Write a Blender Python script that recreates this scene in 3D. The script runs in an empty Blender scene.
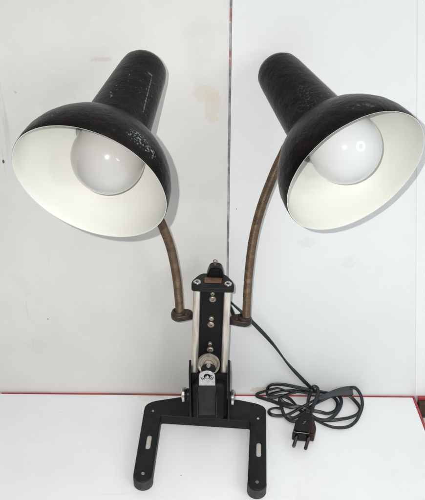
import bpy, bmesh, math, random
from mathutils import Vector, Matrix, noise
random.seed(7)
S = bpy.context.scene
COL = S.collection

# ------------------------------------------------------------------ camera
F_PX, PITCH, CAM_H = 810.0, math.radians(34), 0.68      # focal length in picture pixels (500 high)
cam_d = bpy.data.cameras.new('camera')
cam_d.sensor_fit = 'VERTICAL'; cam_d.sensor_height = 24; cam_d.lens = F_PX / 500 * 24
cam_d.clip_start = 0.01; cam_d.clip_end = 50
cam = bpy.data.objects.new('camera', cam_d); COL.objects.link(cam)
cam.location = (0, 0, CAM_H); cam.rotation_euler = (math.pi/2 - PITCH, 0, 0)
S.camera = cam

# ------------------------------------------------------------------ light: soft room + overhead window lamp + the phone's flash
W = bpy.data.worlds.new('World'); S.world = W; W.use_nodes = True
bg = W.node_tree.nodes['Background']; wn = W.node_tree.nodes; wl = W.node_tree.links
wg = wn.new('ShaderNodeTexCoord'); wx = wn.new('ShaderNodeSeparateXYZ'); wr = wn.new('ShaderNodeMapRange'); wc = wn.new('ShaderNodeValToRGB')
wl.new(wg.outputs['Generated'], wx.inputs[0]); wl.new(wx.outputs[0], wr.inputs[0]); wr.inputs[1].default_value = -1; wr.inputs[2].default_value = 1
wz = wn.new('ShaderNodeMapRange'); wl.new(wx.outputs[2], wz.inputs[0]); wz.inputs[1].default_value = -0.2; wz.inputs[2].default_value = 0.9; wz.inputs[3].default_value = 0.48; wz.inputs[4].default_value = 0.69
wl.new(wz.outputs[0], bg.inputs[1])
wl.new(wr.outputs[0], wc.inputs[0]); wl.new(wc.outputs[0], bg.inputs[0])          # a room with its windows to the right
wc.color_ramp.elements[0].color = (0.35, 0.34, 0.33, 1); wc.color_ramp.elements[1].color = (0.86, 0.92, 0.95, 1)

def area(name, loc, aim, size, power, colour, shape='DISK'):
    d = bpy.data.lights.new(name, 'AREA'); d.shape = shape; d.size = size; d.energy = power; d.color = colour
    o = bpy.data.objects.new(name, d); COL.objects.link(o); o.location = loc
    o.rotation_euler = (Vector(aim) - Vector(loc)).to_track_quat('-Z', 'Y').to_euler()
    return o
area('room_lamp', (1.25, -0.60, 1.10), (0.0, 0.70, 0.15), 0.90, 9.5, (0.95, 0.985, 1.0))
area('ceiling_lamp', (0.25, -0.10, 2.1), (0.05, 0.60, 0.0), 0.9, 5.0, (1.0, 0.975, 0.95))
fl = area('phone_flash', (-0.024, 0.009, CAM_H + 0.013), (0.02, 0.62, 0.02), 0.005, 1.52, (1.0, 0.985, 0.96)); fl.data.spread = math.radians(108)

rl = bpy.data.lights['room_lamp']; rl.use_nodes = True; rn = rl.node_tree.nodes; rk = rl.node_tree.links      # a round tube lamp: light only from its ring
em = rn['Emission']; ge = rn.new('ShaderNodeNewGeometry'); sb = rn.new('ShaderNodeVectorMath'); sb.operation = 'DISTANCE'; sb.inputs[1].default_value = (0.5, 0.5, 0)
mr_ = rn.new('ShaderNodeMapRange'); mr_.interpolation_type = 'SMOOTHSTEP'; mr_.inputs[1].default_value = 0.27; mr_.inputs[2].default_value = 0.33; mr_.inputs[4].default_value = 1.75
rk.new(ge.outputs['Parametric'], sb.inputs[0]); rk.new(sb.outputs['Value'], mr_.inputs[0]); rk.new(mr_.outputs[0], em.inputs['Strength'])

S.view_settings.view_transform = 'Standard'; S.view_settings.look = 'None'
S.view_settings.exposure = 0.05; S.view_settings.gamma = 1.0

# ------------------------------------------------------------------ measuring helpers
def ray(px, py):
    x = (px - 212.5) / F_PX; u = (250 - py) / F_PX; c, s = math.cos(PITCH), math.sin(PITCH)
    return Vector((x, c + u*s, -s + u*c))
EYE = Vector((0, 0, CAM_H))
def on_z(px, py, z): r = ray(px, py); return EYE + r * ((z - CAM_H) / r.z)
def on_y(px, py, y): r = ray(px, py); return EYE + r * (y / r.y)
def at_depth(px, py, d): return EYE + ray(px, py) * d

# ------------------------------------------------------------------ materials
def mat(name, col, rough=0.5, metal=0.0, var=0.0, var_scale=60.0, bump=0.0, bump_scale=400.0, spec=0.5, coat=0.0, extra=None, tint=None, stretch=(1,1,1), ior=1.5):
    m = bpy.data.materials.new(name); m.use_nodes = True
    nt = m.node_tree; N = nt.nodes; Lk = nt.links; b = N['Principled BSDF']
    b.inputs['Base Color'].default_value = (*col, 1); b.inputs['Roughness'].default_value = rough
    b.inputs['Metallic'].default_value = metal; b.inputs['IOR'].default_value = ior; b.inputs['Specular IOR Level'].default_value = spec
    b.inputs['Coat Weight'].default_value = coat; b.inputs['Coat Roughness'].default_value = 0.06
    tc = N.new('ShaderNodeTexCoord'); mp = N.new('ShaderNodeMapping'); mp.inputs['Scale'].default_value = stretch
    Lk.new(tc.outputs['Object'], mp.inputs['Vector'])
    out = None
    if var > 0:
        n = N.new('ShaderNodeTexNoise'); n.inputs['Scale'].default_value = var_scale; n.inputs['Detail'].default_value = 6; n.inputs['Roughness'].default_value = 0.65
        Lk.new(mp.outputs[0], n.inputs['Vector'])
        r = N.new('ShaderNodeValToRGB'); e = r.color_ramp.elements
        t = tint or tuple(c * (1 - var) for c in col)
        e[0].position = 0.34; e[0].color = (*t, 1); e[1].position = 0.66; e[1].color = (*col, 1)
        Lk.new(n.outputs[0], r.inputs[0]); out = r.outputs[0]
        mr = N.new('ShaderNodeMapRange'); mr.inputs[3].default_value = min(1, rough*1.2); mr.inputs[4].default_value = rough*0.85
        Lk.new(n.outputs[0], mr.inputs[0]); Lk.new(mr.outputs[0], b.inputs['Roughness'])
    if bump > 0:
        n2 = N.new('ShaderNodeTexNoise'); n2.inputs['Scale'].default_value = bump_scale; n2.inputs['Detail'].default_value = 4
        Lk.new(mp.outputs[0], n2.inputs['Vector'])
        bp = N.new('ShaderNodeBump'); bp.inputs['Strength'].default_value = bump; bp.inputs['Distance'].default_value = 0.0006
        Lk.new(n2.outputs[0], bp.inputs['Height']); Lk.new(bp.outputs[0], b.inputs['Normal'])
    if extra: out = extra(nt, mp, out, b) or out
    if out: Lk.new(out, b.inputs['Base Color'])
    return m

def speckles(colour, scale, lo, hi, mask_scale=None, mask_lo=0.5, mask_hi=0.56, amount=1.0, stretch=None):
    """sparse chips or specks of another colour, kept to patches of a larger noise"""
    def f(nt, mp, out, b):
        N, Lk = nt.nodes, nt.links
        n = N.new('ShaderNodeTexNoise'); n.inputs['Scale'].default_value = scale; n.inputs['Detail'].default_value = 5
        vec = mp.outputs[0]
        if stretch:
            m2 = N.new('ShaderNodeMapping'); m2.inputs['Scale'].default_value = stretch; Lk.new(vec, m2.inputs[0]); vec = m2.outputs[0]
        Lk.new(vec, n.inputs['Vector'])
        r = N.new('ShaderNodeMapRange'); r.inputs[1].default_value = lo; r.inputs[2].default_value = hi; r.inputs[4].default_value = amount
        Lk.new(n.outputs[0], r.inputs[0]); fac = r.outputs[0]
        if mask_scale:
            k = N.new('ShaderNodeTexNoise'); k.inputs['Scale'].default_value = mask_scale; k.inputs['Detail'].default_value = 2
            Lk.new(mp.outputs[0], k.inputs['Vector'])
            r2 = N.new('ShaderNodeMapRange'); r2.inputs[1].default_value = mask_lo; r2.inputs[2].default_value = mask_hi
            Lk.new(k.outputs[0], r2.inputs[0])
            mu = N.new('ShaderNodeMath'); mu.operation = 'MULTIPLY'; Lk.new(fac, mu.inputs[0]); Lk.new(r2.outputs[0], mu.inputs[1]); fac = mu.outputs[0]
        mx = N.new('ShaderNodeMix'); mx.data_type = 'RGBA'
        Lk.new(fac, mx.inputs[0])
        if out: Lk.new(out, mx.inputs[6])
        else: mx.inputs[6].default_value = b.inputs['Base Color'].default_value[:]
        mx.inputs[7].default_value = (*colour, 1)
        return mx.outputs[2]
    return f
def chain(*fs):
    def f(nt, mp, out, b):
        for g in fs: out = g(nt, mp, out, b)
        return out
    return f
def blob(colour, centre, radius, wobble=0.6, amount=1.0):
    """one stain with an uneven outline round a point (object space)"""
    def f(nt, mp, out, b):
        N, Lk = nt.nodes, nt.links
        d = N.new('ShaderNodeVectorMath'); d.operation = 'SUBTRACT'; d.inputs[1].default_value = centre; Lk.new(mp.outputs[0], d.inputs[0])
        sc = N.new('ShaderNodeVectorMath'); sc.operation = 'DIVIDE'; sc.inputs[1].default_value = radius; Lk.new(d.outputs[0], sc.inputs[0])
        ln = N.new('ShaderNodeVectorMath'); ln.operation = 'LENGTH'; Lk.new(sc.outputs[0], ln.inputs[0])
        n = N.new('ShaderNodeTexNoise'); n.inputs['Scale'].default_value = 1.1/min(radius); n.inputs['Detail'].default_value = 5; Lk.new(mp.outputs[0], n.inputs['Vector'])
        a = N.new('ShaderNodeMath'); a.operation = 'MULTIPLY_ADD'; a.inputs[1].default_value = wobble*2; Lk.new(n.outputs[0], a.inputs[0]); Lk.new(ln.outputs['Value'], a.inputs[2])
        r = N.new('ShaderNodeMapRange'); r.inputs[1].default_value = 1.0+wobble; r.inputs[2].default_value = 0.88+wobble; r.inputs[4].default_value = amount
        Lk.new(a.outputs[0], r.inputs[0])
        mx = N.new('ShaderNodeMix'); mx.data_type = 'RGBA'; Lk.new(r.outputs[0], mx.inputs[0])
        if out: Lk.new(out, mx.inputs[6])
        else: mx.inputs[6].default_value = b.inputs['Base Color'].default_value[:]
        mx.inputs[7].default_value = (*colour, 1)
        return mx.outputs[2]
    return f

M = {}
def near_line(colour, a, b2, width, scale, lo, hi, amount=1.0):
    """broken chips of another colour along a scratch from a to b2 (or round a point when both are the same)"""
    def f(nt, mp, out, b):
        N, Lk = nt.nodes, nt.links
        A = Vector(a); D = Vector(b2)-A; dd = max(D.dot(D), 1e-12)
        p = N.new('ShaderNodeVectorMath'); p.operation = 'SUBTRACT'; p.inputs[1].default_value = A; Lk.new(mp.outputs[0], p.inputs[0])
        dt = N.new('ShaderNodeVectorMath'); dt.operation = 'DOT_PRODUCT'; dt.inputs[1].default_value = D/dd; Lk.new(p.outputs[0], dt.inputs[0])
        cl = N.new('ShaderNodeClamp'); Lk.new(dt.outputs['Value'], cl.inputs[0])
        sc = N.new('ShaderNodeVectorMath'); sc.operation = 'SCALE'; sc.inputs[0].default_value = D; Lk.new(cl.outputs[0], sc.inputs['Scale'])
        q = N.new('ShaderNodeVectorMath'); q.operation = 'DISTANCE'; Lk.new(p.outputs[0], q.inputs[0]); Lk.new(sc.outputs[0], q.inputs[1])
        r = N.new('ShaderNodeMapRange'); r.inputs[1].default_value = width; r.inputs[2].default_value = width*0.55; Lk.new(q.outputs['Value'], r.inputs[0])
        n = N.new('ShaderNodeTexNoise'); n.inputs['Scale'].default_value = scale; n.inputs['Detail'].default_value = 4; Lk.new(mp.outputs[0], n.inputs['Vector'])
        r2 = N.new('ShaderNodeMapRange'); r2.inputs[1].default_value = lo; r2.inputs[2].default_value = hi; r2.inputs[4].default_value = amount; Lk.new(n.outputs[0], r2.inputs[0])
        mu = N.new('ShaderNodeMath'); mu.operation = 'MULTIPLY'; Lk.new(r.outputs[0], mu.inputs[0]); Lk.new(r2.outputs[0], mu.inputs[1])
        mx = N.new('ShaderNodeMix'); mx.data_type = 'RGBA'; Lk.new(mu.outputs[0], mx.inputs[0])
        if out: Lk.new(out, mx.inputs[6])
        else: mx.inputs[6].default_value = b.inputs['Base Color'].default_value[:]
        mx.inputs[7].default_value = (*colour, 1); return mx.outputs[2]
    return f
def lumps(nt, mp, out, b):
    """old brushed-over enamel: coarse lumps under the fine grain"""
    N, Lk = nt.nodes, nt.links; n = N.new('ShaderNodeTexNoise'); n.inputs['Scale'].default_value = 95; n.inputs['Detail'].default_value = 8; n.inputs['Roughness'].default_value = 0.62
    Lk.new(mp.outputs[0], n.inputs['Vector']); bp = N.new('ShaderNodeBump'); bp.inputs['Strength'].default_value = 0.75; bp.inputs['Distance'].default_value = 0.0016
    Lk.new(n.outputs[0], bp.inputs['Height'])
    for l in list(b.inputs['Normal'].links): Lk.new(l.from_socket, bp.inputs['Normal'])
    Lk.new(bp.outputs[0], b.inputs['Normal']); return out
def shade_black(name, *marks): return mat(name, (0.0038, 0.0033, 0.0036), 0.27, 0, 0.5, 90, 0.30, 420, spec=0.5, ior=1.22, tint=(0.008, 0.0058, 0.005),
    extra=chain(lumps, *marks, chain(speckles((0.030, 0.022, 0.018), 300, 0.58, 0.70, 32, 0.50, 0.62, 0.6), speckles((0.22, 0.24, 0.25), 560, 0.66, 0.72, 22, 0.58, 0.66, 0.6))))
M['black_paint'] = mat('black_paint', (0.0105, 0.0105, 0.0115), 0.42, 0, 0.5, 110, 0.16, 500, spec=0.22,
    extra=speckles((0.09, 0.075, 0.06), 700, 0.70, 0.75, 60, 0.55, 0.65, 0.6))
M['black_matt'] = mat('black_matt', (0.006, 0.006, 0.007), 0.6, 0, 0.3, 90, 0.15, 700, spec=0.2)
M['grey_black'] = mat('grey_black', (0.022, 0.022, 0.023), 0.5, 0, 0.4, 120, 0.25, 500, spec=0.25)
M['grey_rubber'] = mat('grey_rubber', (0.050, 0.047, 0.045), 0.72, 0, 0.5, 170, 0.4, 600)
M['enamel_white'] = mat('enamel_white', (0.69, 0.69, 0.655), 0.55, 0, 0.1, 22, 0.06, 90, tint=(0.665, 0.655, 0.59), extra=speckles((0.42, 0.33, 0.22), 420, 0.72, 0.76, 30, 0.58, 0.66, 0.7))
M['aluminium'] = mat('aluminium', (0.78, 0.75, 0.70), 0.40, 0.85, 0.25, 240, 0.15, 700, tint=(0.52, 0.46, 0.38), stretch=(1, 1, 0.12))
M['steel'] = mat('steel', (0.72, 0.70, 0.67), 0.22, 1.0, 0.25, 200, 0.05, 500)
M['steel_dull'] = mat('steel_dull', (0.42, 0.39, 0.34), 0.40, 0.9, 0.45, 160, 0.15, 500, tint=(0.22, 0.17, 0.12))
M['pin_dark'] = mat('pin_dark', (0.16, 0.14, 0.13), 0.25, 1.0, 0.4, 160, tint=(0.05, 0.045, 0.04))
M['chrome'] = mat('chrome', (0.66, 0.66, 0.65), 0.33, 1.0, 0.2, 300, 0.04, 900, tint=(0.46, 0.45, 0.44))
M['slot_metal'] = mat('slot_metal', (0.60, 0.56, 0.52), 0.5, 0.5, 0.2, 300, 0.1, 900)
M['brown_coil'] = mat('brown_coil', (0.165, 0.104, 0.058), 0.42, 0.3, 0.5, 130, 0.15, 900, tint=(0.075, 0.044, 0.025))
M['brown_clamp'] = mat('brown_clamp', (0.060, 0.036, 0.022), 0.45, 0.3, 0.7, 110, 0.3, 400, tint=(0.014, 0.011, 0.010))
M['copper_label'] = mat('copper_label', (0.20, 0.105, 0.065), 0.45, 0.3, 0.4, 250, 0.15, 800)
M['cord'] = mat('cord', (0.010, 0.0135, 0.017), 0.42, 0, 0.3, 120, 0.1, 700)
M['sleeve'] = mat('sleeve', (0.032, 0.036, 0.042), 0.55, 0, 0.3, 160, 0.15, 500)
M['bakelite'] = mat('bakelite', (0.004, 0.0022, 0.002), 0.20, 0, 0.3, 60, 0.03, 200, spec=0.25)
M['bakelite_red'] = mat('bakelite_red', (0.036, 0.008, 0.0055), 0.22, 0, 0.6, 120, 0.05, 200, spec=0.3, tint=(0.016, 0.005, 0.004))
M['bulb_grey'] = mat('bulb_grey', (0.50, 0.485, 0.465), 0.13, 0, 0.05, 25, 0, coat=0.5)
M['bulb_white'] = mat('bulb_white', (0.62, 0.635, 0.63), 0.11, 0, 0.03, 25, 0, coat=0.5)
M['brass_cap'] = mat('brass_cap', (0.55, 0.50, 0.42), 0.35, 1.0, 0.2, 200)
M['board_white'] = mat('board_white', (0.79, 0.80, 0.81), 0.36, 0, 0.05, 14, 0.06, 60, tint=(0.755, 0.76, 0.765),
    extra=chain(blob((0.12, 0.11, 0.10), tuple(on_z(181.2, 475.4, 0)), (0.0011, 0.0007, 0.01), 0.4, 0.6), blob((0.66, 0.62, 0.55), tuple(on_z(152, 398, 0)), (0.02, 0.006, 0.01), 0.9, 0.4),
    speckles((0.62, 0.61, 0.60), 60, 0.66, 0.74, 10, 0.46, 0.6, 0.5, stretch=(0.12, 1.4, 1)), speckles((0.62, 0.61, 0.60), 70, 0.67, 0.75, 11, 0.5, 0.62, 0.5, stretch=(1.5, 0.10, 1)), speckles((0.60, 0.58, 0.55), 26, 0.60, 0.76, 5, 0.5, 0.62, 0.5), speckles((0.25, 0.22, 0.2), 240, 0.765, 0.785, 9, 0.5, 0.6, 0.8)))
M['red_edge'] = mat('red_edge', (0.44, 0.045, 0.052), 0.45, 0, 0.5, 90, tint=(0.26, 0.03, 0.032))
M['red_brown_edge'] = mat('red_brown_edge', (0.30, 0.07, 0.06), 0.5, 0, 0.6, 28, tint=(0.13, 0.045, 0.04))
M['brown_wood'] = mat('brown_wood', (0.11, 0.055, 0.03), 0.6, 0, 0.7, 60, 0.3, 200, tint=(0.03, 0.018, 0.012), stretch=(1, 0.15, 1))
M['gap_filler'] = mat('gap_filler', (0.42, 0.42, 0.40), 0.7, 0, 0.7, 75, 0.4, 300, tint=(0.12, 0.12, 0.115),
    extra=chain(*[blob((0.36, 0.07, 0.055), (0, 0, z_), (0.05, 0.05, h_), 0.8, 0.45) for z_, h_ in ((0.0890, 0.0075), (0.0490, 0.0075), (0.1070, 0.0030))], speckles((0.55, 0.54, 0.51), 130, 0.60, 0.66, amount=0.8)))

# ------------------------------------------------------------------ mesh helpers
def link(name, bm, m, parent=None, smooth=True, angle=40):
    me = bpy.data.meshes.new(name)
    bmesh.ops.recalc_face_normals(bm, faces=bm.faces)
    bm.to_mesh(me); bm.free()
    o = bpy.data.objects.new(name, me); COL.objects.link(o)
    for k in (m if isinstance(m, (list, tuple)) else [m]): me.materials.append(k)
    if smooth:
        me.polygons.foreach_set('use_smooth', [True]*len(me.polygons))
        me.set_sharp_from_angle(angle=math.radians(angle))
    if parent:
        o.parent = parent
    return o

def add_box(bm, c, size, rot=None, bevel=0.0006, seg=2, matx=None):
    g = bmesh.ops.create_cube(bm, size=1.0); vs = g['verts']
    bmesh.ops.scale(bm, vec=Vector(size), verts=vs)
    if bevel > 0:
        es = list({e for v in vs for e in v.link_edges})
        r = bmesh.ops.bevel(bm, geom=es, offset=bevel, segments=seg, profile=0.5, affect='EDGES')
        vs = list({v for f in r['faces'] for v in f.verts} | {v for v in vs if v.is_valid})
        # collect the whole island
        seen = set(vs); st = list(vs)
        while st:
            v = st.pop()
            for e in v.link_edges:
                w = e.other_vert(v)
                if w not in seen: seen.add(w); st.append(w)
        vs = list(seen)
    if rot: bmesh.ops.transform(bm, matrix=rot, verts=vs)
    bmesh.ops.translate(bm, vec=Vector(c), verts=vs)
    return vs

def frame(axis, up=Vector((0, 0, 1))):
    a = Vector(axis).normalized(); u = Vector(up).cross(a)
    if u.length < 1e-5: u = Vector((1, 0, 0)).cross(a)
    u.normalize(); v = a.cross(u)
    return a, u, v

def add_lathe(bm, origin, axis, prof, n=48, wob=None, mat_from=None):
    """prof: (distance along the axis, radius); radius 0 closes to a point"""
    a, u, v = frame(axis); O = Vector(origin); rings = []
    for (s, r) in prof:
        if r <= 1e-7: rings.append([bm.verts.new(O + a*s)]); continue
        ring = []
        for k in range(n):
            t = 2*math.pi*k/n; d = u*math.cos(t) + v*math.sin(t)
            p = O + a*s + d*r
            if wob: p += d * wob * noise.noise(p*45)
            ring.append(bm.verts.new(p))
        rings.append(ring)
    for i in range(len(rings)-1):
        A, B = rings[i], rings[i+1]; mi = 0 if mat_from is None or i < mat_from else 1
        for k in range(n):
            k2 = (k+1) % n
            if len(A) == 1 and len(B) == 1: break
            if len(A) == 1: f = bm.faces.new((A[0], B[k], B[k2]))
            elif len(B) == 1: f = bm.faces.new((A[k], B[0], A[k2]))
            else: f = bm.faces.new((A[k], B[k], B[k2], A[k2]))
            f.material_index = mi

def disc_prof(h, r, b=0.0004):
    return [(0, 0), (0, r-b), (b, r), (h-b, r), (h, r-b), (h, 0)]

def catmull(P, per=10):
    P = [Vector(p) for p in P]; Q = [2*P[0]-P[1]] + P + [2*P[-1]-P[-2]]; out = []
    for i in range(1, len(Q)-2):
        p0, p1, p2, p3 = Q[i-1:i+3]
        for k in range(per):
            t = k/per
            out.append(0.5*((2*p1) + (p2-p0)*t + (2*p0-5*p1+4*p2-p3)*t*t + (3*p1-p0-3*p2+p3)*t**3))
    out.append(P[-1]); return out

def add_sweep(bm, path, section, scale=None, twist=None, up0=None, cap=True):
    """section: 2D points; carried along the path by parallel transport"""
    n = len(path); T = [(path[min(i+1, n-1)]-path[max(i-1, 0)]).normalized() for i in range(n)]
    up = Vector(up0 or (0, 0, 1)); u = up - T[0]*up.dot(T[0])
    if u.length < 1e-4: u = Vector((1, 0, 0)) - T[0]*T[0].x
    u.normalize(); rings = []
    for i in range(n):
        if i: u = (u - T[i]*u.dot(T[i])).normalized()
        v = T[i].cross(u); tw = twist(i/(n-1)) if twist else 0; sc = scale(i/(n-1), i) if scale else (1, 1)
        uu = u*math.cos(tw)+v*math.sin(tw); vv = v*math.cos(tw)-u*math.sin(tw)
        rings.append([bm.verts.new(path[i] + vv*(x*sc[0]) + uu*(y*sc[1])) for x, y in section])
    m = len(section)
    for i in range(n-1):
        for k in range(m):
            bm.faces.new((rings[i][k], rings[i][(k+1) % m], rings[i+1][(k+1) % m], rings[i+1][k]))
    if cap:
        bm.faces.new(rings[0][::-1]); bm.faces.new(rings[-1])

def circ(r, n=14): return [(r*math.cos(2*math.pi*k/n), r*math.sin(2*math.pi*k/n)) for k in range(n)]

def flat_extrude(name, outline, holes, z0, z1, m, parent, bevel=0.0006, xf=None):
    """outline with holes, extruded from z0 to z1 with softened edges"""
    cu = bpy.data.curves.new(name, 'CURVE'); cu.dimensions = '2D'; cu.fill_mode = 'BOTH'
    cu.extrude = (z1-z0)/2 - bevel; cu.bevel_depth = bevel; cu.bevel_resolution = 2; cu.offset = -bevel
    for pts in [outline] + holes:
        sp = cu.splines.new('POLY'); sp.points.add(len(pts)-1); sp.use_cyclic_u = True
        for p, q in zip(sp.points, pts): p.co = (q[0], q[1], 0, 1)
    tmp = bpy.data.objects.new('tmp', cu); COL.objects.link(tmp)
    dg = bpy.context.evaluated_depsgraph_get(); me = bpy.data.meshes.new_from_object(tmp.evaluated_get(dg))
    bpy.data.objects.remove(tmp); bpy.data.curves.remove(cu)
    me.name = name; me.materials.clear()
    bm = bmesh.new(); bm.from_mesh(me); bpy.data.meshes.remove(me)
    bmesh.ops.remove_doubles(bm, verts=bm.verts, dist=1e-6)
    bmesh.ops.translate(bm, vec=(0, 0, (z0+z1)/2), verts=bm.verts)
    if xf: bmesh.ops.transform(bm, matrix=xf, verts=bm.verts)
    return link(name, bm, m, parent, angle=35)

def arc(c, r, a0, a1, n=12):
    return [(c[0]+r*math.cos(math.radians(a0+(a1-a0)*k/n)), c[1]+r*math.sin(math.radians(a0+(a1-a0)*k/n))) for k in range(n+1)]
def round_poly(pts, radii, n=6):
    out = []; m = len(pts)
    for i, p in enumerate(pts):
        p = Vector(p); a = (Vector(pts[i-1])-p); b = (Vector(pts[(i+1) % m])-p); r = radii[i] if isinstance(radii, (list, tuple)) else radii
        if r <= 0: out.append(tuple(p)); continue
        A = p + a.normalized()*min(r, a.length*0.49); B = p + b.normalized()*min(r, b.length*0.49)
        for k in range(n+1):
            t = k/n; q = A*(1-t)**2 + p*2*t*(1-t) + B*t*t; out.append((q.x, q.y))
    return out

def tag(o, label=None, cat=None, group=None, kind=None):
    for k, v in (('label', label), ('category', cat), ('group', group), ('kind', kind)):
        if v: o[k] = v
    return o

# ------------------------------------------------------------------ the setting: white board table, white panels behind
def wall_y(x): return 0.7021 - 0.0128*x                    # the panels stand a touch askew to the camera
def wall_pt(px, py):                                       # a point on the panels' face
    y = 0.702
    for _ in range(6): p = on_y(px, py, y); y = wall_y(p.x)
    return p
WALL_ROT = math.atan(-0.0128)

c0 = Vector((0.2387, 0.6975)); c1 = Vector((0.2416, 0.6523)); edge_dir = (c1-c0).normalized()
c_front = c0 + edge_dir*0.75
EDGE = 0.0024
def top_pts(inset_back):
    return [(-0.75, wall_y(-0.75)-inset_back), (c0.x-EDGE, wall_y(c0.x)-inset_back), (c_front.x-EDGE, c_front.y), (-0.75, c_front.y)]
flat_extrude('tabletop', top_pts(0.0026), [], -0.014, 0.0, M['board_white'], None, 0.0004)
tb = bpy.data.objects['tabletop']; tag(tb, 'glossy white board lying flat with thin red edges, the lamp stands on it', 'tabletop', kind='structure')
# red edge bands: along the back (thin, thicker and browner to the left of the lamp) and down the right side
bm = bmesh.new()
def strip(bm, a, b, z, mi=0, t=0.004):
    lo = [bm.verts.new((p[0], p[1], z-t)) for p in a+b]; hi = [bm.verts.new((p[0], p[1], z)) for p in a+b]
    f = [bm.faces.new(hi), bm.faces.new(lo[::-1])]
    for k in range(4): f.append(bm.faces.new((lo[k], lo[(k+1) % 4], hi[(k+1) % 4], hi[k])))
    for q in f: q.material_index = mi
xa = on_z(2, 392.4, 0).x; xm = on_z(183, 394.6, 0).x; xk = on_z(231, 395, 0).x
x1_ = on_z(105, 393.4, 0).x
strip(bm, [(xa, wall_y(xa)-0.0021), (x1_, wall_y(x1_)-0.0026)], [(x1_, wall_y(x1_)-0.0008), (xa, wall_y(xa)-0.0013)], 0.0005, 0)
strip(bm, [(x1_, wall_y(x1_)-0.0027), (xm, wall_y(xm)-0.0036)], [(xm, wall_y(xm)-0.0008), (x1_, wall_y(x1_)-0.0008)], 0.0006, 1)
strip(bm, [(xm, wall_y(xm)-0.0027), (c0.x-EDGE, wall_y(c0.x)-0.0024)], [(c0.x-EDGE, wall_y(c0.x)-0.0011), (xm, wall_y(xm)-0.0011)], 0.0005, 0)
link('red_back_edge', bm, [M['red_edge'], M['red_brown_edge']], tb, smooth=False)
bm = bmesh.new()
strip(bm, [(c0.x-EDGE+0.0001, wall_y(c0.x)-0.0008), (c_front.x-EDGE+0.0001, c_front.y)], [(c_front.x, c_front.y), (c0.x, wall_y(c0.x)-0.0008)], 0.0004, 0, 0.014)
link('red_side_edge', bm, M['red_edge'], tb, smooth=False)

bm = bmesh.new(); add_box(bm, (0.65, 0.35, -0.030), (0.8, 0.69, 0.012), bevel=0.0006)
tag(link('lower_board', bm, M['board_white']), 'white board lower down past the table right edge', 'board', kind='structure')
# brown wooden block with a red top edge tucked in the corner at the right
q = on_z(417.5, 399, 0.0)
bm = bmesh.new(); add_box(bm, (q.x+0.040, wall_y(q.x+0.04)-0.0068, -0.013), (0.078, 0.0105, 0.022), bevel=0.0012)
blk = link('wooden_block', bm, M['brown_wood']); tag(blk, 'dark brown wooden block with red top strip, at the table right edge by the panels', 'block')
bm = bmesh.new(); add_box(bm, (q.x+0.040, wall_y(q.x+0.04)-0.0030, -0.0001), (0.0784, 0.0036, 0.0036), bevel=0.0004); link('red_strip', bm, M['red_edge'], blk)

def panel(name, px0, px1, extra, col, label, top=0.78, lo=-0.05, back=0.0, tintc=None):
    x0 = wall_pt(px0, 240).x if px0 is not None else -0.80
    x1 = wall_pt(px1, 240).x if px1 is not None else 0.80
    m = mat(name+'_paint', col, 0.42, 0, 0.05, 9, 0.05, 30, extra=extra, tint=tintc)
    bm = bmesh.new(); L = (x1-x0)
    add_box(bm, (0, 0, 0), (L, 0.012, top-lo), bevel=0.0005)
    o = link(name, bm, m); xc = (x0+x1)/2
    o.location = (xc, wall_y(xc)+0.006+back, (top+lo)/2); o.rotation_euler = (0, 0, WALL_ROT)
    tag(o, label, 'wall panel', 'white panels standing behind the lamp')
    return o
def local(px, py, x0px, x1px, top=0.78, lo=-0.05):          # a picture point in a panel's own space
    x0 = wall_pt(x0px, 240).x if x0px is not None else -0.80
    x1 = wall_pt(x1px, 240).x if x1px is not None else 0.80
    p = wall_pt(px, py); return (p.x-(x0+x1)/2, -0.006, p.z-(top+lo)/2)
def Lp(px, py): return local(px, py, None, 227.0)
def Rp(px, py): return local(px, py, 229.0, None)
left_stains = chain(
    speckles((0.52, 0.50, 0.48), 70, 0.66, 0.73, 8, 0.50, 0.60, 0.45, stretch=(1.5, 1, 0.10)), speckles((0.74, 0.73, 0.71), 90, 0.62, 0.72, 6, 0.48, 0.6, 0.6),
    blob((0.50, 0.46, 0.43), Lp(101, 59), (0.010, 0.05, 0.0022), 1.2, 0.4), 
    speckles((0.60, 0.58, 0.55), 22, 0.58, 0.74, 4, 0.48, 0.62, 0.55),
    speckles((0.42, 0.40, 0.37), 160, 0.715, 0.745, 7, 0.5, 0.6, 0.6),
    blob((0.655, 0.60, 0.49), Lp(207, 94), (0.013, 0.05, 0.009), 0.8, 0.5),
    blob((0.655, 0.60, 0.49), Lp(212.5, 107), (0.008, 0.05, 0.017), 0.8, 0.5),
    blob((0.10, 0.09, 0.08), Lp(3.6, 161.6), (0.0012, 0.01, 0.0022), 0.3),
    blob((0.12, 0.11, 0.10), Lp(48, 319), (0.0008, 0.01, 0.0010), 0.3, 0.75),
    blob((0.62, 0.61, 0.59), Lp(38, 347), (0.010, 0.05, 0.014), 1.4, 0.3))
panel('wall_panel', None, 227.0, left_stains, (0.725, 0.708, 0.685), 'off white scuffed panel behind the left shade, with a tan stain near its edge', tintc=(0.675, 0.655, 0.63))
right_stains = chain(
    speckles((0.66, 0.68, 0.69), 70, 0.66, 0.74, 8, 0.52, 0.62, 0.4, stretch=(1.5, 1, 0.10)), 
    speckles((0.66, 0.67, 0.68), 18, 0.60, 0.76, 4, 0.5, 0.62, 0.5),
    blob((0.55, 0.46, 0.30), Rp(263, 390), (0.016, 0.05, 0.005), 0.5, 0.5),
    blob((0.14, 0.13, 0.12), Rp(236.5, 209), (0.0006, 0.01, 0.0008), 0.3, 0.7),
    blob((0.62, 0.64, 0.66), Rp(307, 243), (0.008, 0.05, 0.006), 1.4, 0.25),
    blob((0.62, 0.64, 0.66), Rp(348, 262), (0.006, 0.05, 0.008), 1.4, 0.22))
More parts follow.
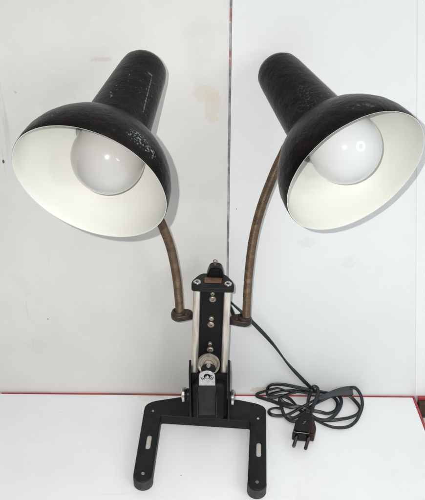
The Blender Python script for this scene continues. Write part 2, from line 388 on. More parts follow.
panel('wall_panel', 229.0, None, right_stains, (0.82, 0.838, 0.84), 'clean bluish white panel behind the right shade and the coiled cord')
e0 = wall_pt(417.6, -60); e1 = wall_pt(414.9, 397)
bm = bmesh.new(); dy = -0.0004
fr = [bm.verts.new((x, wall_y(x)+dy, z)) for x, z in ((e1.x, 0.0012), (0.80, 0.0012), (0.80, e0.z), (e0.x, e0.z))]
bk = [bm.verts.new((v.co.x, v.co.y-dy-0.0001, v.co.z)) for v in fr]
bm.faces.new(fr); bm.faces.new(bk[::-1])
for k in range(4): bm.faces.new((fr[k], bk[k], bk[(k+1) % 4], fr[(k+1) % 4]))
o = link('wall_panel', bm, mat('edge_sheet_paint', (0.82, 0.835, 0.835), 0.42, 0, 0.04, 9, 0.05, 30), smooth=False)
tag(o, 'thin white sheet at the far right edge, overlapping the bluish white panel', 'wall panel', 'white panels standing behind the lamp')
# dirty strip seen in the joint
bm = bmesh.new(); xg = wall_pt(228, 240).x
add_box(bm, (0, 0, 0), (0.030, 0.004, 0.82), bevel=0)
g = link('joint_strip', bm, M['gap_filler'], smooth=False); g.location = (xg, wall_y(xg)+0.0150, 0.365); g.rotation_euler = (0, 0, WALL_ROT)
tag(g, 'thin dirty grey strip with red paint flecks in the joint between the white panels', 'joint strip')
bm = bmesh.new(); add_box(bm, (0, 0, 0), (0.0021, 0.0128, 0.82), bevel=0)
o = link('filler', bm, M['gap_filler'], g, smooth=False); o.location = (0, -0.0083, 0)

# ------------------------------------------------------------------ the lamp
lamp = bpy.data.objects.new('desk_lamp', None); COL.objects.link(lamp); lamp.empty_display_size = 0.05
LO = Vector((-0.006, 0.655, 0.0))
lamp.location = LO
tag(lamp, 'old black desk lamp with two bell shades on brown goosenecks and a U base', 'desk lamp')
def part(name, bm, m, parent=None, label=None, **k):
    bmesh.ops.translate(bm, vec=-LO, verts=bm.verts)        # parts live in the lamp's own space
    o = link(name, bm, m, parent or lamp, **k)
    if label: o['label'] = label
    return o

# base: U of black bar, z 0.0012..0.0145
ZT = 0.0145
hLb, hLf = Vector((-0.0675, 0.6599)), Vector((-0.0725, 0.5698))
hRb, hRf = Vector((0.0511, 0.6480)), Vector((0.0459, 0.5588))
uL = (hLb-hLf).normalized(); uR = (hRb-hRf).normalized()
nL = Vector((-uL.y, uL.x)); nR = Vector((-uR.y, uR.x))    # to the left of the leg
HW = 0.0100
fL = hLf - uL*0.0005; fR = hRf - uR*0.0005
ang = lambda v: math.degrees(math.atan2(v.y, v.x))
outline = []
outline += arc(fL, HW, ang(nL), ang(nL)+180, 20)                              # left foot tip, left -> right
outline += [tuple(hLb - uL*0.008 - nL*HW), ]
pin = Vector((-0.0581, 0.6529)); pin2 = Vector((0.0420, 0.6444))
outline[-1:] = [(pin.x, pin.y-0.002), (pin.x+0.0006, pin.y-0.0006), (pin.x+0.002, pin.y)]
outline += [(pin2.x-0.002, pin2.y), (pin2.x-0.0006, pin2.y-0.0006), (pin2.x, pin2.y-0.002)]
outline += arc(fR, HW*0.97, ang(nR), ang(nR)+180, 20)
outline += round_poly([(0.0553, 0.60), (0.0611, 0.6655), (0.0522, 0.6718), (0.0271, 0.6790), (-0.033, 0.6835), (-0.0696, 0.6755), (-0.0775, 0.6690), (-0.0790, 0.62)],
                      [0, 0.006, 0.006, 0.008, 0.008, 0.006, 0.006, 0])[1:-1]
outline = [Vector(p)-LO.xy for p in outline]
def slot(c, u, hw, hl):
    n = Vector((-u.y, u.x)); a = ang(n)
    return [Vector(p)-LO.xy for p in arc(c+u*(hl-hw), hw, a-180, a, 8) + arc(c-u*(hl-hw), hw, a, a+180, 8)]
sL = on_z(148.6, 441.6, ZT).xy; sR = on_z(258.8, 449.2, ZT).xy
base = flat_extrude('base', outline, [slot(sL, uL, 0.0027, 0.0104), slot(sR, uR, 0.0027, 0.0104)], 0.0012, ZT, M['black_paint'], lamp, 0.0007)
for c, u in ((sL, uL), (sR, uR)):
    flat_extrude('slot_plate', slot(c, u, 0.0026, 0.0103), [], 0.008, ZT-0.0016, M['slot_metal'], base, 0.0002)
for c, u, hw in ((fL, uL, HW+0.0003), (fR, uR, HW*0.97+0.0003)):
    n = Vector((-u.y, u.x)); a = ang(n)
    pts = [Vector(p)-LO.xy for p in [tuple(c+u*0.001+n*hw)] + arc(c, hw, a, a+180, 20) + [tuple(c+u*0.001-n*hw)]]
    flat_extrude('rubber_foot', pts, [], 0.0, 0.0128, M['grey_rubber'], base, 0.0008)
for h, mm, r in ((hLb, 'steel_dull', 0.0016), (hLf, 'steel_dull', 0.0021), (hRb, 'steel', 0.0017), (hRf, 'steel_dull', 0.0021)):
    bm = bmesh.new(); add_lathe(bm, (h.x, h.y, ZT-0.001), (0, 0, 1), [(0, r), (0.0009, r), (0.0014, r*0.8), (0.0015, 0)], 18)
    part('screw', bm, M[mm], base)

# column ---------------------------------------------------------------
YF = 0.652                                                   # front of the rails
rb = (on_y(194.6, 370, YF), on_y(224.2, 370, YF)); rt = (on_y(196.6, 300, YF), on_y(227.3, 300, YF))
def rail_x(side, z):
    a, b = rb[side], rt[side]; return a.x + (b.x-a.x)*(z-a.z)/(b.z-a.z)
def col_x(z): return 0.5*(rail_x(0, z)+rail_x(1, z))
Z0, Z1 = 0.030, 0.1935
bm = bmesh.new()                                             # black back plate
w = 0.0122
vs = add_box(bm, (0, YF+0.0075, (Z0+Z1)/2), (2*w+0.004, 0.006, Z1-Z0), bevel=0.0006)
for v in bm.verts: v.co.x += col_x(v.co.z)
part('back_plate', bm, M['black_matt'])
for side in (0, 1):
    bm = bmesh.new()
    sec = round_poly([(-0.0037, 0.0), (0.0037, 0.0), (0.0037, 0.009), (-0.0037, 0.009)], 0.0030)
    path = [Vector((rail_x(side, z), YF, z)) for z in [0.0775 + (Z1-0.0775)*k/12 for k in range(13)]]
    rings = [[bm.verts.new(p + Vector((x, y, 0))) for x, y in sec] for p in path]
    for i in range(12):
        for k in range(len(sec)): bm.faces.new((rings[i][k], rings[i][(k+1) % len(sec)], rings[i+1][(k+1) % len(sec)], rings[i+1][k]))
    bm.faces.new(rings[0][::-1]); bm.faces.new(rings[-1])
    part('side_rail', bm, M['aluminium'])
# pairs of studs down the back plate
for px, py, r, h in ((212.6, 293.5, 0.0024, 0.003), (212.6, 299.2, 0.0038, 0.0030), (211.4, 318.6, 0.0028, 0.003), (210.9, 324.6, 0.0038, 0.0030), (210.0, 343.8, 0.0023, 0.003), (210.2, 349.6, 0.0036, 0.003)):
    c = on_y(px, py, YF+0.003)
    bm = bmesh.new(); add_lathe(bm, (c.x, YF+0.0045, c.z), (0, -1, 0.0), [(0, r), (h*0.6, r), (h*0.85, r*0.86), (h, r*0.6), (h, r*0.35), (h*0.6, r*0.3), (h*0.6, 0)], 24)
    part('stud', bm, M['steel_dull'])

# top plate
zt = 0.1985
tp = [on_z(x, y, zt).xy for x, y in ((191.4, 287.2), (212.5, 288.6), (234.0, 288.9), (234.2, 283.0), (226.5, 275.0), (223.0, 273.8), (203.5, 273.0), (199.6, 274.2), (191.3, 281.0))]
tp = round_poly([tuple(p) for p in tp], [0.003, 0, 0.003, 0.005, 0.004, 0.002, 0.002, 0.004, 0.005])
top = flat_extrude('top_plate', [Vector(p)-LO.xy for p in tp][::-1], [], zt-0.0052, zt, M['black_paint'], lamp, 0.0008)
for px, py in ((197.3, 282.4), (228.1, 284.2)):
    c = on_z(px, py, zt)
    bm = bmesh.new(); add_lathe(bm, (c.x, c.y, zt-0.0008), (0, 0, 1), [(0, 0.0040), (0.0014, 0.0040), (0.0020, 0.0034), (0.0020, 0.0019), (0.0008, 0.0015), (0.0008, 0)], 28)
    part('screw', bm, M['steel'], top)
lab = [on_z(x, y, zt).xy for x, y in ((204.6, 282.9), (221.3, 283.3), (222.0, 278.8), (219.0, 278.3), (206.0, 278.0), (204.4, 278.4))]
flat_extrude('label_plate', [p-LO.xy for p in reversed(lab)] if False else [p-LO.xy for p in lab], [], zt-0.0004, zt+0.0008, M['copper_label'], top, 0.0002)
# hooded block behind the top plate, with a pin on it
zb = zt+0.001
b0 = on_z(207.0, 275.6, zb); b1 = on_z(223.8, 275.9, zb)
bm = bmesh.new(); yb = b0.y; xc = (b0.x+b1.x)/2; hw = (b1.x-b0.x)/2
prof = [(-hw*1.10, -0.006), (-hw*1.02, 0.003), (-hw*0.66, 0.0112), (-hw*0.36, 0.0126), (hw*0.50, 0.0122), (hw*0.74, 0.0108), (hw*1.02, 0.003), (hw*1.10, -0.006)]
fr = [bm.verts.new((xc+x, yb, zb+z-0.003)) for x, z in prof]; bk = [bm.verts.new((xc+x*0.95, yb+0.011, zb+z*0.96-0.003)) for x, z in prof]
bm.faces.new(fr); bm.faces.new(bk[::-1])
for k in range(8): bm.faces.new((fr[k], bk[k], bk[(k+1) % 8], fr[(k+1) % 8]))
bmesh.ops.bevel(bm, geom=list(bm.edges), offset=0.0007, segments=2, affect='EDGES')
blkp = part('pivot_hood', bm, M['black_paint'])
bm = bmesh.new(); add_box(bm, (xc-0.0002, yb-0.0002, zb+0.0010), (hw*1.05, 0.0012, 0.0062), bevel=0.0004)
part('recess', bm, M['black_matt'], blkp)
for sx in (-1, 1):
    bm = bmesh.new(); add_box(bm, (xc+sx*hw*0.62, yb-0.0008, zb+0.0020), (0.0012, 0.0022, 0.0088), bevel=0.0004); part('ear', bm, M['black_paint'], blkp)
c = on_y(215, 261.5, yb+0.005)
bm = bmesh.new(); add_lathe(bm, (c.x, yb+0.005, c.z-0.008), (0, 0, 1), [(0, 0.0012), (0.0064, 0.0012), (0.0068, 0.0019), (0.0092, 0.0021), (0.0102, 0.0012), (0.0102, 0)], 18)
part('pin', bm, M['steel_dull'], blkp)

# bracket at the foot of the column: U channel, hinge block, lug, knobs
bx0, bx1 = -0.0255, 0.0192
bm = bmesh.new()
for x in (bx0+0.0012, bx1-0.0012): add_box(bm, (x, YF+0.002, 0.051), (0.0024, 0.021, 0.0735), bevel=0.0006)
add_box(bm, ((bx0+bx1)/2, YF+0.0142, 0.046), (bx1-bx0-0.0056, 0.003, 0.064), bevel=0.0006)
br = part('hinge_bracket', bm, M['black_paint'])
bm = bmesh.new(); add_box(bm, (-0.0042, YF-0.004, 0.0470), (0.0345, 0.017, 0.053), bevel=0.0042, seg=4)
add_box(bm, (-0.0032, YF+0.004, 0.0480), (0.0390, 0.013, 0.0640), bevel=0.0012)
part('hinge_block', bm, M['black_matt'])
yl = YF-0.0165
lx = -0.0060
bm = bmesh.new(); add_box(bm, (lx, yl+0.005, 0.0560), (0.0196, 0.010, 0.047), bevel=0.0008)
for sx in (-1, 1): add_box(bm, (lx+sx*0.0105, yl+0.003, 0.0480), (0.0012, 0.0100, 0.034), bevel=0.0004)
lug = part('lug', bm, M['grey_black'])
# chrome plate with rounded top on the lug's face
c = on_y(207.2, 378.5, yl-0.001)
hwp = 0.0086; hb = 0.0098
pl = [(-hwp, -hb), (hwp, -hb), (hwp, 0.0028)] + [(hwp*math.cos(t), 0.0028+hwp*0.98*math.sin(t)) for t in [math.pi*k/14 for k in range(1, 14)]] + [(-hwp, 0.0028)]
xf = Matrix.Translation((lx+0.0002-LO.x, yl-0.0010-LO.y, c.z+0.0006)) @ Matrix.Rotation(math.pi/2, 4, 'X')
cp = flat_extrude('chrome_plate', pl, [], -0.0010, 0.0010, M['chrome'], lug, 0.0003, xf)
ps = Vector((lx+0.0003, yl-0.0020, c.z+0.0040))
bm = bmesh.new(); add_lathe(bm, ps+Vector((0, 0.0008, 0)), (0, -1, 0), [(0, 0.0036), (0.0010, 0.0036), (0.0012, 0.0030), (0.0009, 0.0028), (0.0009, 0)], 28); part('screw_recess', bm, M['black_matt'], lug)
bm = bmesh.new(); add_lathe(bm, ps, (0, -1, 0), [(0, 0.0021), (0.0016, 0.0021), (0.0022, 0.0014), (0.0023, 0)], 20); part('screw', bm, M['steel'], lug)
# engraved marks either side of the screw (worn, unreadable in the photograph)
bm = bmesh.new()
for r_, a0, a1 in ((0.0049, 196, 236), (0.0066, 190, 226), (0.0049, 304, 344), (0.0066, 314, 350)):
    add_sweep(bm, catmull([Vector((ps.x+r_*math.cos(math.radians(t)), yl-0.0020, ps.z+r_*math.sin(math.radians(t))+0.0006*math.sin(t*1.7))) for t in range(a0, a1+1, 5)], 3), circ(0.00036, 6))
part('engraving', bm, M['pin_dark'], lug)
# knurled disc and its pin above the lug
dc = on_y(208.6, 364.4, YF-0.013); dn = Vector((-0.02, -0.90, 0.42)).normalized()
bm = bmesh.new(); R_ = 0.0118
add_lathe(bm, dc-dn*0.003, dn, [(0, 0), (0, R_-0.001), (0.0008, R_), (0.0034, R_), (0.0042, R_-0.0010), (0.0040, R_-0.0024), (0.0034, R_-0.0030), (0.0034, 0.0052), (0.0046, 0.0046), (0.0050, 0.0)], 72)
disc = part('adjusting_disc', bm, M['steel_dull'])
bm = bmesh.new(); add_lathe(bm, dc, dn, [(0, 0.0024), (0.0052, 0.0024), (0.0062, 0.0018), (0.0064, 0)], 20); part('pin', bm, M['steel'], disc)
bm = bmesh.new(); add_lathe(bm, dc-dn*0.017, dn, [(0, 0.003), (0.0142, 0.003), (0.0142, 0)], 18); part('shaft', bm, M['steel_dull'], disc)
bm = bmesh.new(); bc_ = Vector((dc.x, yl+0.0030, dc.z-0.0060)); add_lathe(bm, bc_, (0, -1, 0.25), [(0, 0), (0, 0.0074), (0.0012, 0.0080), (0.0030, 0.0080), (0.0038, 0.0070), (0.0038, 0)], 36); part('boss', bm, M['black_matt'], disc)
# side knobs
for (px, py), sx in (((182.9, 394.2), -1), ((232.9, 397.4), 1)):
    c = on_y(px, py, YF+0.001); e = bx0 if sx < 0 else bx1
    bm = bmesh.new(); Lh = abs(c.x-e)
    add_lathe(bm, (c.x+sx*0.0012, c.y, c.z), (sx, 0, 0), [(-0.0036, 0), (-0.0036, 0.0070), (-0.0030, 0.0084), (-0.0006, 0.0088), (0.0, 0.0082), (0.0004, 0.0060), (0.0004, 0)], 44)
    kb = part('clamp_knob', bm, M['steel'])
    bm = bmesh.new(); add_lathe(bm, (e, c.y, c.z), (sx, 0, 0), [(-0.001, 0), (-0.001, 0.0066), (Lh*0.4, 0.0066), (Lh*0.6, 0.0050), (Lh*0.92, 0.0050), (Lh*0.92, 0)], 28)
    part('hub', bm, M['black_paint'], kb)

# gooseneck clamps ------------------------------------------------------
YG = 0.666
def clamp(pc, pin_, r_out, sx):
    c = on_y(*pc, YG); i = on_y(*pin_, YG)
    o = round_poly([(c.x-sx*(-0.0)+sx*0.0, 0)]*1, 0) if False else None
    A = Vector((c.x, YG)); B = Vector((i.x, YG+0.001)); pts = []
    d = (B-A).normalized(); n = Vector((-d.y, d.x)); a = ang(n)
    pts = arc(A, r_out, a, a+180, 16) + [tuple(A.lerp(B, 0.5)-n*r_out*0.90)] + arc(B-d*0.004, r_out*0.80, a-180, a, 12) + [tuple(A.lerp(B, 0.5)+n*r_out*0.90)]
    k = flat_extrude('gooseneck_clamp', [Vector(p)-LO.xy for p in pts], [], c.z-0.0044, c.z+0.0026, M['brown_clamp'], lamp, 0.0018)
    bm = bmesh.new(); add_lathe(bm, (A.x, A.y, c.z+0.0020), (0, 0, 1), [(0, 0.0068), (0.0024, 0.0068), (0.0032, 0.0060), (0.0034, 0.0046)], 28); part('collar', bm, M['brown_clamp'], k)
    bm = bmesh.new(); s_ = A.lerp(B, 0.62); add_lathe(bm, (s_.x, s_.y-0.003, c.z+0.0026), (0, 0, 1), [(0, 0.0026), (0.0012, 0.0026), (0.0018, 0.0018), (0.0018, 0)], 18); part('screw', bm, M['brown_clamp'], k)
    bm = bmesh.new(); xe = col_x(c.z)+sx*0.014
    add_box(bm, ((B.x+xe)/2, YF+0.0128, c.z-0.001), (abs(B.x-xe)+0.004, 0.006, 0.006), bevel=0.0008); part('clamp_arm', bm, M['black_paint'], k)
    return c
cl = clamp((178.6, 314.4), (190.5, 315.0), 0.0080, -1)
cr = clamp((244.2, 319.6), (232.0, 319.0), 0.0080, 1)

# shades -----------------------------------------------------------------
def bell(R, nk=1.0, bk=1.0):
    k = R/0.0605
    outer = [(0.0, R), (0.006, 0.0603*k), (0.014, 0.0590*k), (0.0225, 0.0557*k), (0.030, 0.0510*k), (0.0365, 0.0455*k), (0.0415, 0.0398*k), (0.0448, 0.0345*k), (0.0468, 0.0300*k)]
    neck = [(0.0474, 0.0282*k), (0.0500, 0.0276*k), (0.090, 0.0236*k), (0.124, 0.0203*k), (0.131, 0.0190*k), (0.1360, 0.0160*k), (0.1385, 0.0115*k), (0.1395, 0.005*k), (0.1396, 0)]
    outer = [(s_*bk, r_) for s_, r_ in outer]; b_ = 0.0474*bk; top_ = 0.0474+(0.1396-0.0474)*nk
    neck = [(b_+(s_-0.0474)*(top_-b_)/(0.1396-0.0474), r_) for s_, r_ in neck]
    inner = [(-0.0004, R-0.0003), (-0.0003, R-0.0008), (0.0008, R-0.0011), (0.006, 0.0591*k), (0.014, 0.0578*k), (0.022, 0.0545*k), (0.029, 0.0498*k), (0.0355, 0.0442*k), (0.0405, 0.0384*k), (0.0436, 0.0328*k), (0.0456, 0.0275*k), (0.060, 0.0252*k), (0.100, 0.0212*k), (0.110, 0.020*k), (0.110, 0)]
    return outer+neck, inner
def make_shade(c, a, R, bulb_px, bulb_s, bulb_r, bulb_mat, slabel, blabel, nk, bk, marks):
    c = Vector(c); a = Vector(a).normalized(); out, inn = bell(R, nk, bk)
    bm = bmesh.new()
    fine = []
    prof = out[::-1]
    add_lathe(bm, c, a, prof + inn, 128, wob=0.00035, mat_from=len(prof))
    def spot(px, py):                                        # the shade's outer skin under a picture point, in the lamp's space
        best = None
        for (s0, r0), (s1, r1) in zip(out[:-1], out[1:]):
            for k in range(8):
                s_, r_ = s0+(s1-s0)*k/8, r0+(r1-r0)*k/8; _, u, v = frame(a)
                for q in range(240):
                    t = 2*math.pi*q/240; P_ = c+a*s_+(u*math.cos(t)+v*math.sin(t))*r_; e = P_-EYE; f_ = e.dot(ray(212.5, 250))
                    x = 212.5+F_PX*e.x/f_; y = 250-F_PX*e.dot(Vector((0, math.sin(PITCH), math.cos(PITCH))))/f_
                    d2 = (x-px)**2+(y-py)**2
                    if d2 < 2.5 and (best is None or f_ < best[0]): best = (f_, P_-LO)
        return best[1] if best else c-LO
    skin = shade_black('black_enamel_worn', *[near_line(col, spot(*p0), spot(*p1), w, sc, lo, hi, am) for col, p0, p1, w, sc, lo, hi, am in marks])
    sh = part('lamp_shade', bm, [skin, M['enamel_white']], None, slabel, angle=50)
    p = c + a*bulb_s; d = (p-EYE).dot(ray(212.5, 250))
    bc = at_depth(*bulb_px, d); seat = c + a*0.098; ax = (seat-bc).normalized(); L = (seat-bc).length
    prof = [(bulb_r*-math.cos(t), bulb_r*math.sin(t)) for t in [math.radians(3+k*4.0) for k in range(0, 32)]]
    prof = [(-bulb_r, 0)] + prof + [(L*0.52, bulb_r*0.62), (L*0.62, 0.0145), (L*0.70, 0.0135)]
    bm = bmesh.new(); add_lathe(bm, bc, ax, prof, 96); b = part('light_bulb', bm, bulb_mat, None, blabel)
    bm = bmesh.new(); add_lathe(bm, bc, ax, [(L*0.69, 0), (L*0.69, 0.0136)] + [(L*0.70+0.0014*k, 0.0132-0.0006*(k % 2)) for k in range(14)] + [(L*0.70+0.020, 0)], 40); part('screw_cap', bm, M['brass_cap'], b)
    return c, a
aL = (-0.0915, 0.5244, 0.3845); xL = (0.2646, 0.9058, 0.3308)
aR = (0.1127, 0.5595, 0.3748); xR = (-0.4003, 0.8775, 0.2640)
make_shade(aL, xL, 0.0605, (108, 157.5), 0.0307, 0.0283, M['bulb_grey'], 'black bell shade with a patch of chipped pale flecks', 'greyish frosted globe bulb', 1.0, 1.09,
    [((0.19, 0.24, 0.255), (136, 135), (144, 141), 0.0075, 620, 0.54, 0.61, 0.85), ((0.24, 0.27, 0.28), (150, 151), (152, 153), 0.005, 520, 0.55, 0.62, 0.8),
     ((0.20, 0.21, 0.20), (152.5, 77), (143.5, 113), 0.0007, 700, 0.47, 0.57, 0.6), ((0.20, 0.21, 0.20), (150, 73), (152.6, 77), 0.0009, 620, 0.44, 0.54, 0.6), ((0.14, 0.14, 0.13), (109, 92), (111, 97), 0.0009, 420, 0.42, 0.5, 0.8)])
make_shade(aR, xR, 0.0610, (345, 147.5), 0.0262, 0.0294, M['bulb_white'], 'plain worn black bell shade', 'bright white globe bulb', 1.075, 1.14,
    [((0.055, 0.05, 0.046), (304, 90), (314, 103), 0.007, 640, 0.54, 0.62, 0.8), ((0.08, 0.075, 0.07), (279, 76), (283, 77), 0.0018, 640, 0.5, 0.6, 0.8), ((0.05, 0.045, 0.04), (300, 108), (320, 112), 0.006, 560, 0.57, 0.64, 0.8), ((0.10, 0.08, 0.07), (345, 108), (372, 104), 0.0035, 380, 0.56, 0.64, 0.7)])

# goosenecks: ribbed brown tubes from the clamps to the shade necks ---------
def gooseneck(ctrl, shade_c, shade_a, s_end, side, lead=1.0):
    c = Vector(shade_c); a = Vector(shade_a).normalized()
    down = Vector((0, 0, -1)); dn_ = (down - a*down.dot(a)).normalized(); lat = a.cross(dn_)
    d_ = (dn_*math.cos(side)+lat*math.sin(side)).normalized()
    end = c + a*s_end + d_*0.0225
    P = list(ctrl) + [end + d_*0.018*lead + a*0.004, end]
    path = catmull(P, 60)
    # resample evenly
    L = [0]
    for i in range(1, len(path)): L.append(L[-1]+(path[i]-path[i-1]).length)
    step = 0.00050; n = int(L[-1]/step); out = []; j = 0
    for k in range(n+1):
        t = L[-1]*k/n
        while j < len(L)-2 and L[j+1] < t: j += 1
        f = (t-L[j])/max(1e-9, L[j+1]-L[j]); out.append(path[j].lerp(path[j+1], f))
    bm = bmesh.new()
    add_sweep(bm, out, circ(0.0044, 18), scale=lambda t, i: ((1.0, 1.0, 0.86)[i % 3],)*2)
    return part('gooseneck', bm, M['brown_coil'], angle=80)
YB = YG
gooseneck([on_y(179.6, 312.5, YB), on_y(178.9, 300, YB), on_y(176.6, 278, YB-0.004), on_y(171.2, 250, YB-0.014), on_y(162.5, 226, YB-0.026), on_y(150, 200, YB-0.042)], aL, xL, 0.066, math.radians(0))
gooseneck([on_y(246.4, 318, YB), on_y(246.8, 305, YB), on_y(248.6, 275, YB-0.002), on_y(253.0, 240, YB-0.006), on_y(261.0, 208, YB-0.010), on_y(272.6, 177, YB-0.015), on_y(281.5, 157.5, YB-0.019), on_y(291, 142, YB-0.023)], aR, xR, 0.075, math.radians(-15), 0.35)

# ------------------------------------------------------------------ cord, sleeve and plug
def T(px, py, z=0.0022, gap=0.0030):
    p = on_z(px, py, z); lim = wall_y(p.x)-gap
    return p if p.y < lim else on_y(px, py, lim)
def pair_section(r=0.00098):
    pts = []
    for sx in (1, -1):
        a0 = -120 if sx > 0 else 60
        for k in range(7):
            t = math.radians(a0+240*k/6); pts.append((sx*r*0.95+r*math.cos(t), r*math.sin(t)))
    return pts
bm = bmesh.new(); SEC = pair_section()
# drop from behind the column to the coil (twisted pair)
drop = [on_y(224, 296, 0.674), on_y(232, 303.5, 0.680), on_y(246, 316, 0.688), on_y(262, 332, 0.692), on_y(274, 345.5, 0.694), on_y(288, 364, 0.695), on_y(301, 378, 0.696), T(311, 388, 0.006), T(313.5, 391.5, 0.0075)]
add_sweep(bm, catmull(drop, 16), [(x*1.15, y*1.15) for x, y in SEC], twist=lambda t: 7.5*t, up0=(0, 1, 0))
# short lead going down behind the right clamp
add_sweep(bm, catmull([on_y(226, 300, 0.676), on_y(231, 309, 0.677), on_y(235, 318, 0.674), on_y(240, 321, 0.669)], 10), SEC, up0=(0, 1, 0))
loops = [
 # far arc over the top of the coil into the sleeve
 [(267.2, 396, .006), (267.0, 391, .006), (268.8, 386.4, .007), (275, 384.3, .007), (286, 385.0, .008), (299.4, 387.8, .008), (311, 390.2, .008), (323, 392.2, .008), (331, 393.6, .009)],
 # left tip loop, upper and lower strands
 [(326, 396.0, .006), (318, 395.6, .006), (311, 394.2, .005), (299.6, 392.3, .005), (289, 391.6, .005), (279, 388.3, .004), (271.5, 389.2, .004), (264.0, 391.4, .003), (257.4, 393.8, .002), (257.2, 396.2, .002), (263, 398.3, .002), (273.5, 401.6, .002), (281, 404.4, .003), (290, 407.0, .004), (297.5, 406.4, .005), (305, 408.2, .004), (312, 411.5, .003)],
 # thick fold in the middle left
 [(267.4, 396.2, .007), (272, 393.6, .007), (280.5, 391.4, .008), (291, 390.4, .008), (300, 391.3, .009), (308, 393.2, .009), (316, 394.6, .0095), (326, 396.6, .009)],
 [(267.4, 396.4, .007), (273, 397.6, .006), (281, 395.8, .005), (288.6, 398.2, .004), (293, 402.0, .003), (297.2, 406.0, .004), (303, 408.6, .004)],
 # steep loop in front
 [(296, 392.6, .004), (288, 394.2, .005), (281.6, 397.0, .005), (279.6, 400.6, .004), (281, 406, .004), (283.6, 413.5, .004), (288, 419.0, .003), (293.4, 421.4, .003), (299, 420.6, .003), (304, 417.8, .003)],
 [(279.8, 399.0, .005), (284, 402.5, .003), (290, 404.4, .003), (297, 407.6, .003), (302, 412.0, .003)],
 # small loop at lower left
 [(281.6, 408.6, .003), (275, 408.0, .002), (270, 409.4, .002), (268.8, 411.8, .002), (271.4, 414.6, .002), (278, 415.7, .002), (286, 415.2, .003), (293.5, 411.8, .005), (300.5, 407.6, .007), (308.5, 403.2, .009), (315.4, 399.6, .010), (323, 396.6, .011)],
 # strands in the middle under the knot
 [(287, 415.4, .006), (291.5, 417.8, .004), (296, 417.0, .003), (303, 412.5, .003), (311, 406.4, .004), (318, 402.0, .005), (325, 398.6, .007), (334, 394.6, .0085)],
 # right hand middle loops
 [(331, 395.6, .005), (335.4, 399.0, .004), (337.6, 404, .003), (335.2, 410.3, .003), (328.0, 413.4, .002), (320.5, 412.0, .002), (312.5, 410.6, .003), (306, 410.0, .005)],
 [(337, 394.4, .005), (340.6, 398.4, .004), (341, 404.0, .003), (337.8, 411.2, .003), (331.8, 417.4, .004), (325, 420.2, .003), (317, 418.6, .003), (311, 414.6, .004)],
 # big loop on the right leaving the sleeve's upper corner
 [(350.5, 388.2, .008), (354.6, 387.8, .007), (358.4, 391.2, .006), (361.4, 397.4, .004), (362.2, 405.4, .003), (359.6, 414.0, .002), (355.6, 421.2, .002), (348.6, 426.4, .002), (339, 427.8, .002), (330, 426.3, .002), (321, 422.6, .002), (313, 418.0, .002)],
 # inner strand leaving the sleeve's lower corner
 [(349.0, 395.4, .007), (353.4, 399.4, .005), (357.8, 404.4, .004), (360.0, 409.0, .0045), (357.2, 414.0, .005), (349.4, 417.6, .004), (340.5, 419.2, .003), (332, 420.2, .002), (322, 420.0, .002), (312, 417.6, .003)],
 # the tie round the bundle
 [(307.2, 407.5, .006), (308.4, 399.0, .011), (311.2, 391.0, .011), (313.6, 386.6, .010), (317.2, 387.8, .012), (317.9, 392.4, .014), (316.4, 398.0, .014), (313.8, 404.0, .011), (312.2, 409.5, .008), (310.6, 414.0, .007)],
]
for Lp_ in loops:
    ph = random.uniform(0, 0.5)
    add_sweep(bm, catmull([T(*q) for q in Lp_], 12), [(x*1.08, y*1.08) for x, y in SEC], twist=lambda t, ph=ph: ph+0.7*math.sin(5*t+ph*9), up0=(0, 0, 1))
part('power_cord', bm, M['cord'], angle=70)
# tapered flat sleeve
bm = bmesh.new()
P = [T(318.5, 398.6, .0105), T(327, 395.6, .011), T(335, 393.0, .011), T(343.5, 391.4, .011), T(352.4, 390.6, .011)]
add_sweep(bm, catmull(P, 8), round_poly([(-0.0045, -0.0013), (0.0045, -0.0013), (0.0045, 0.0013), (-0.0045, 0.0013)], 0.0010, 3),
          scale=lambda t, i: (0.42+0.78*min(1, t*1.25), 1.25), up0=(0, -0.62, 0.78))
part('cord_sleeve', bm, M['sleeve'], angle=40)

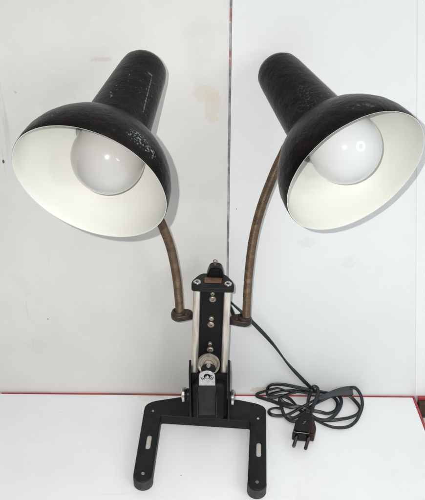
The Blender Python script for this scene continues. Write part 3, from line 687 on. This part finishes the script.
# plug: lies on the table, pins towards the camera
ZP = 0.0150
front_l = on_z(292.2, 431.8, ZP).xy; front_r = on_z(310.2, 434.0, ZP).xy; back = on_z(309.2, 411.0, ZP).xy
fx = (front_r-front_l).normalized(); mid = (front_l+front_r)/2; fy = Vector((-fx.y, fx.x)); hwd = (front_r-front_l).length/2; Lp2 = (back-mid).dot(fy); off = (back-mid).dot(fx)
def PQ(x, y): return mid + fx*x + fy*y
top_out = round_poly([tuple(PQ(*q)) for q in ((-hwd, 0), (hwd, 0), (hwd*1.06, Lp2*0.40), (hwd*0.95, Lp2*0.70), (off+0.0045, Lp2*1.0), (off-0.0050, Lp2*0.98), (-hwd*0.72, Lp2*0.60))], [0.0012, 0.0012, 0.004, 0.005, 0.004, 0.004, 0.006])
pg = flat_extrude('plug', [Vector(p)-LO.xy for p in top_out], [], 0.0010, ZP, M['bakelite'], lamp, 0.0026)
sx_ = hwd*0.62
low_out = round_poly([tuple(PQ(*q)) for q in ((-hwd*0.60, 0.0060), (hwd+0.0046, 0.0014), (hwd+0.0064, Lp2*0.42), (hwd+0.0032, Lp2*0.72), (off+0.0060, Lp2*0.93), (off-0.0050, Lp2*0.90), (-hwd*0.62, Lp2*0.58))], [0.0012, 0.002, 0.004, 0.005, 0.004, 0.004, 0.006])
low = flat_extrude('plug_side', [Vector(p)-LO.xy for p in low_out], [], 0.0004, 0.0118, M['bakelite_red'], pg, 0.0024)
low['label'] = 'reddish brown lower half of the plug'
for px, py, qx, qy in ((297.2, 435.0, 293.3, 447.0), (309.0, 436.0, 305.2, 449.4)):
    a_ = on_z(px, py, 0.0088); b_ = on_z(qx, qy, 0.0072); d_ = (b_-a_)
    bm = bmesh.new(); Ln = d_.length
    add_lathe(bm, a_-d_.normalized()*0.003, d_, [(0, 0), (0, 0.0019), (Ln+0.0018, 0.0019), (Ln+0.0028, 0.0014), (Ln+0.0030, 0)], 24)
    part('plug_pin', bm, M['pin_dark'], pg)
# small raised lightning mark on the plug's top
bm = bmesh.new(); mc = PQ(off*0.35, Lp2*0.46)
zig = [PQ(off*0.35+x, Lp2*0.46+y) for x, y in ((0.0016, 0.0024), (-0.0008, 0.0003), (0.0009, 0.0001), (-0.0015, -0.0024))]
add_sweep(bm, [Vector((p.x, p.y, ZP+0.0001)) for p in zig], circ(0.00035, 8))
part('emblem', bm, M['steel_dull'], pg)
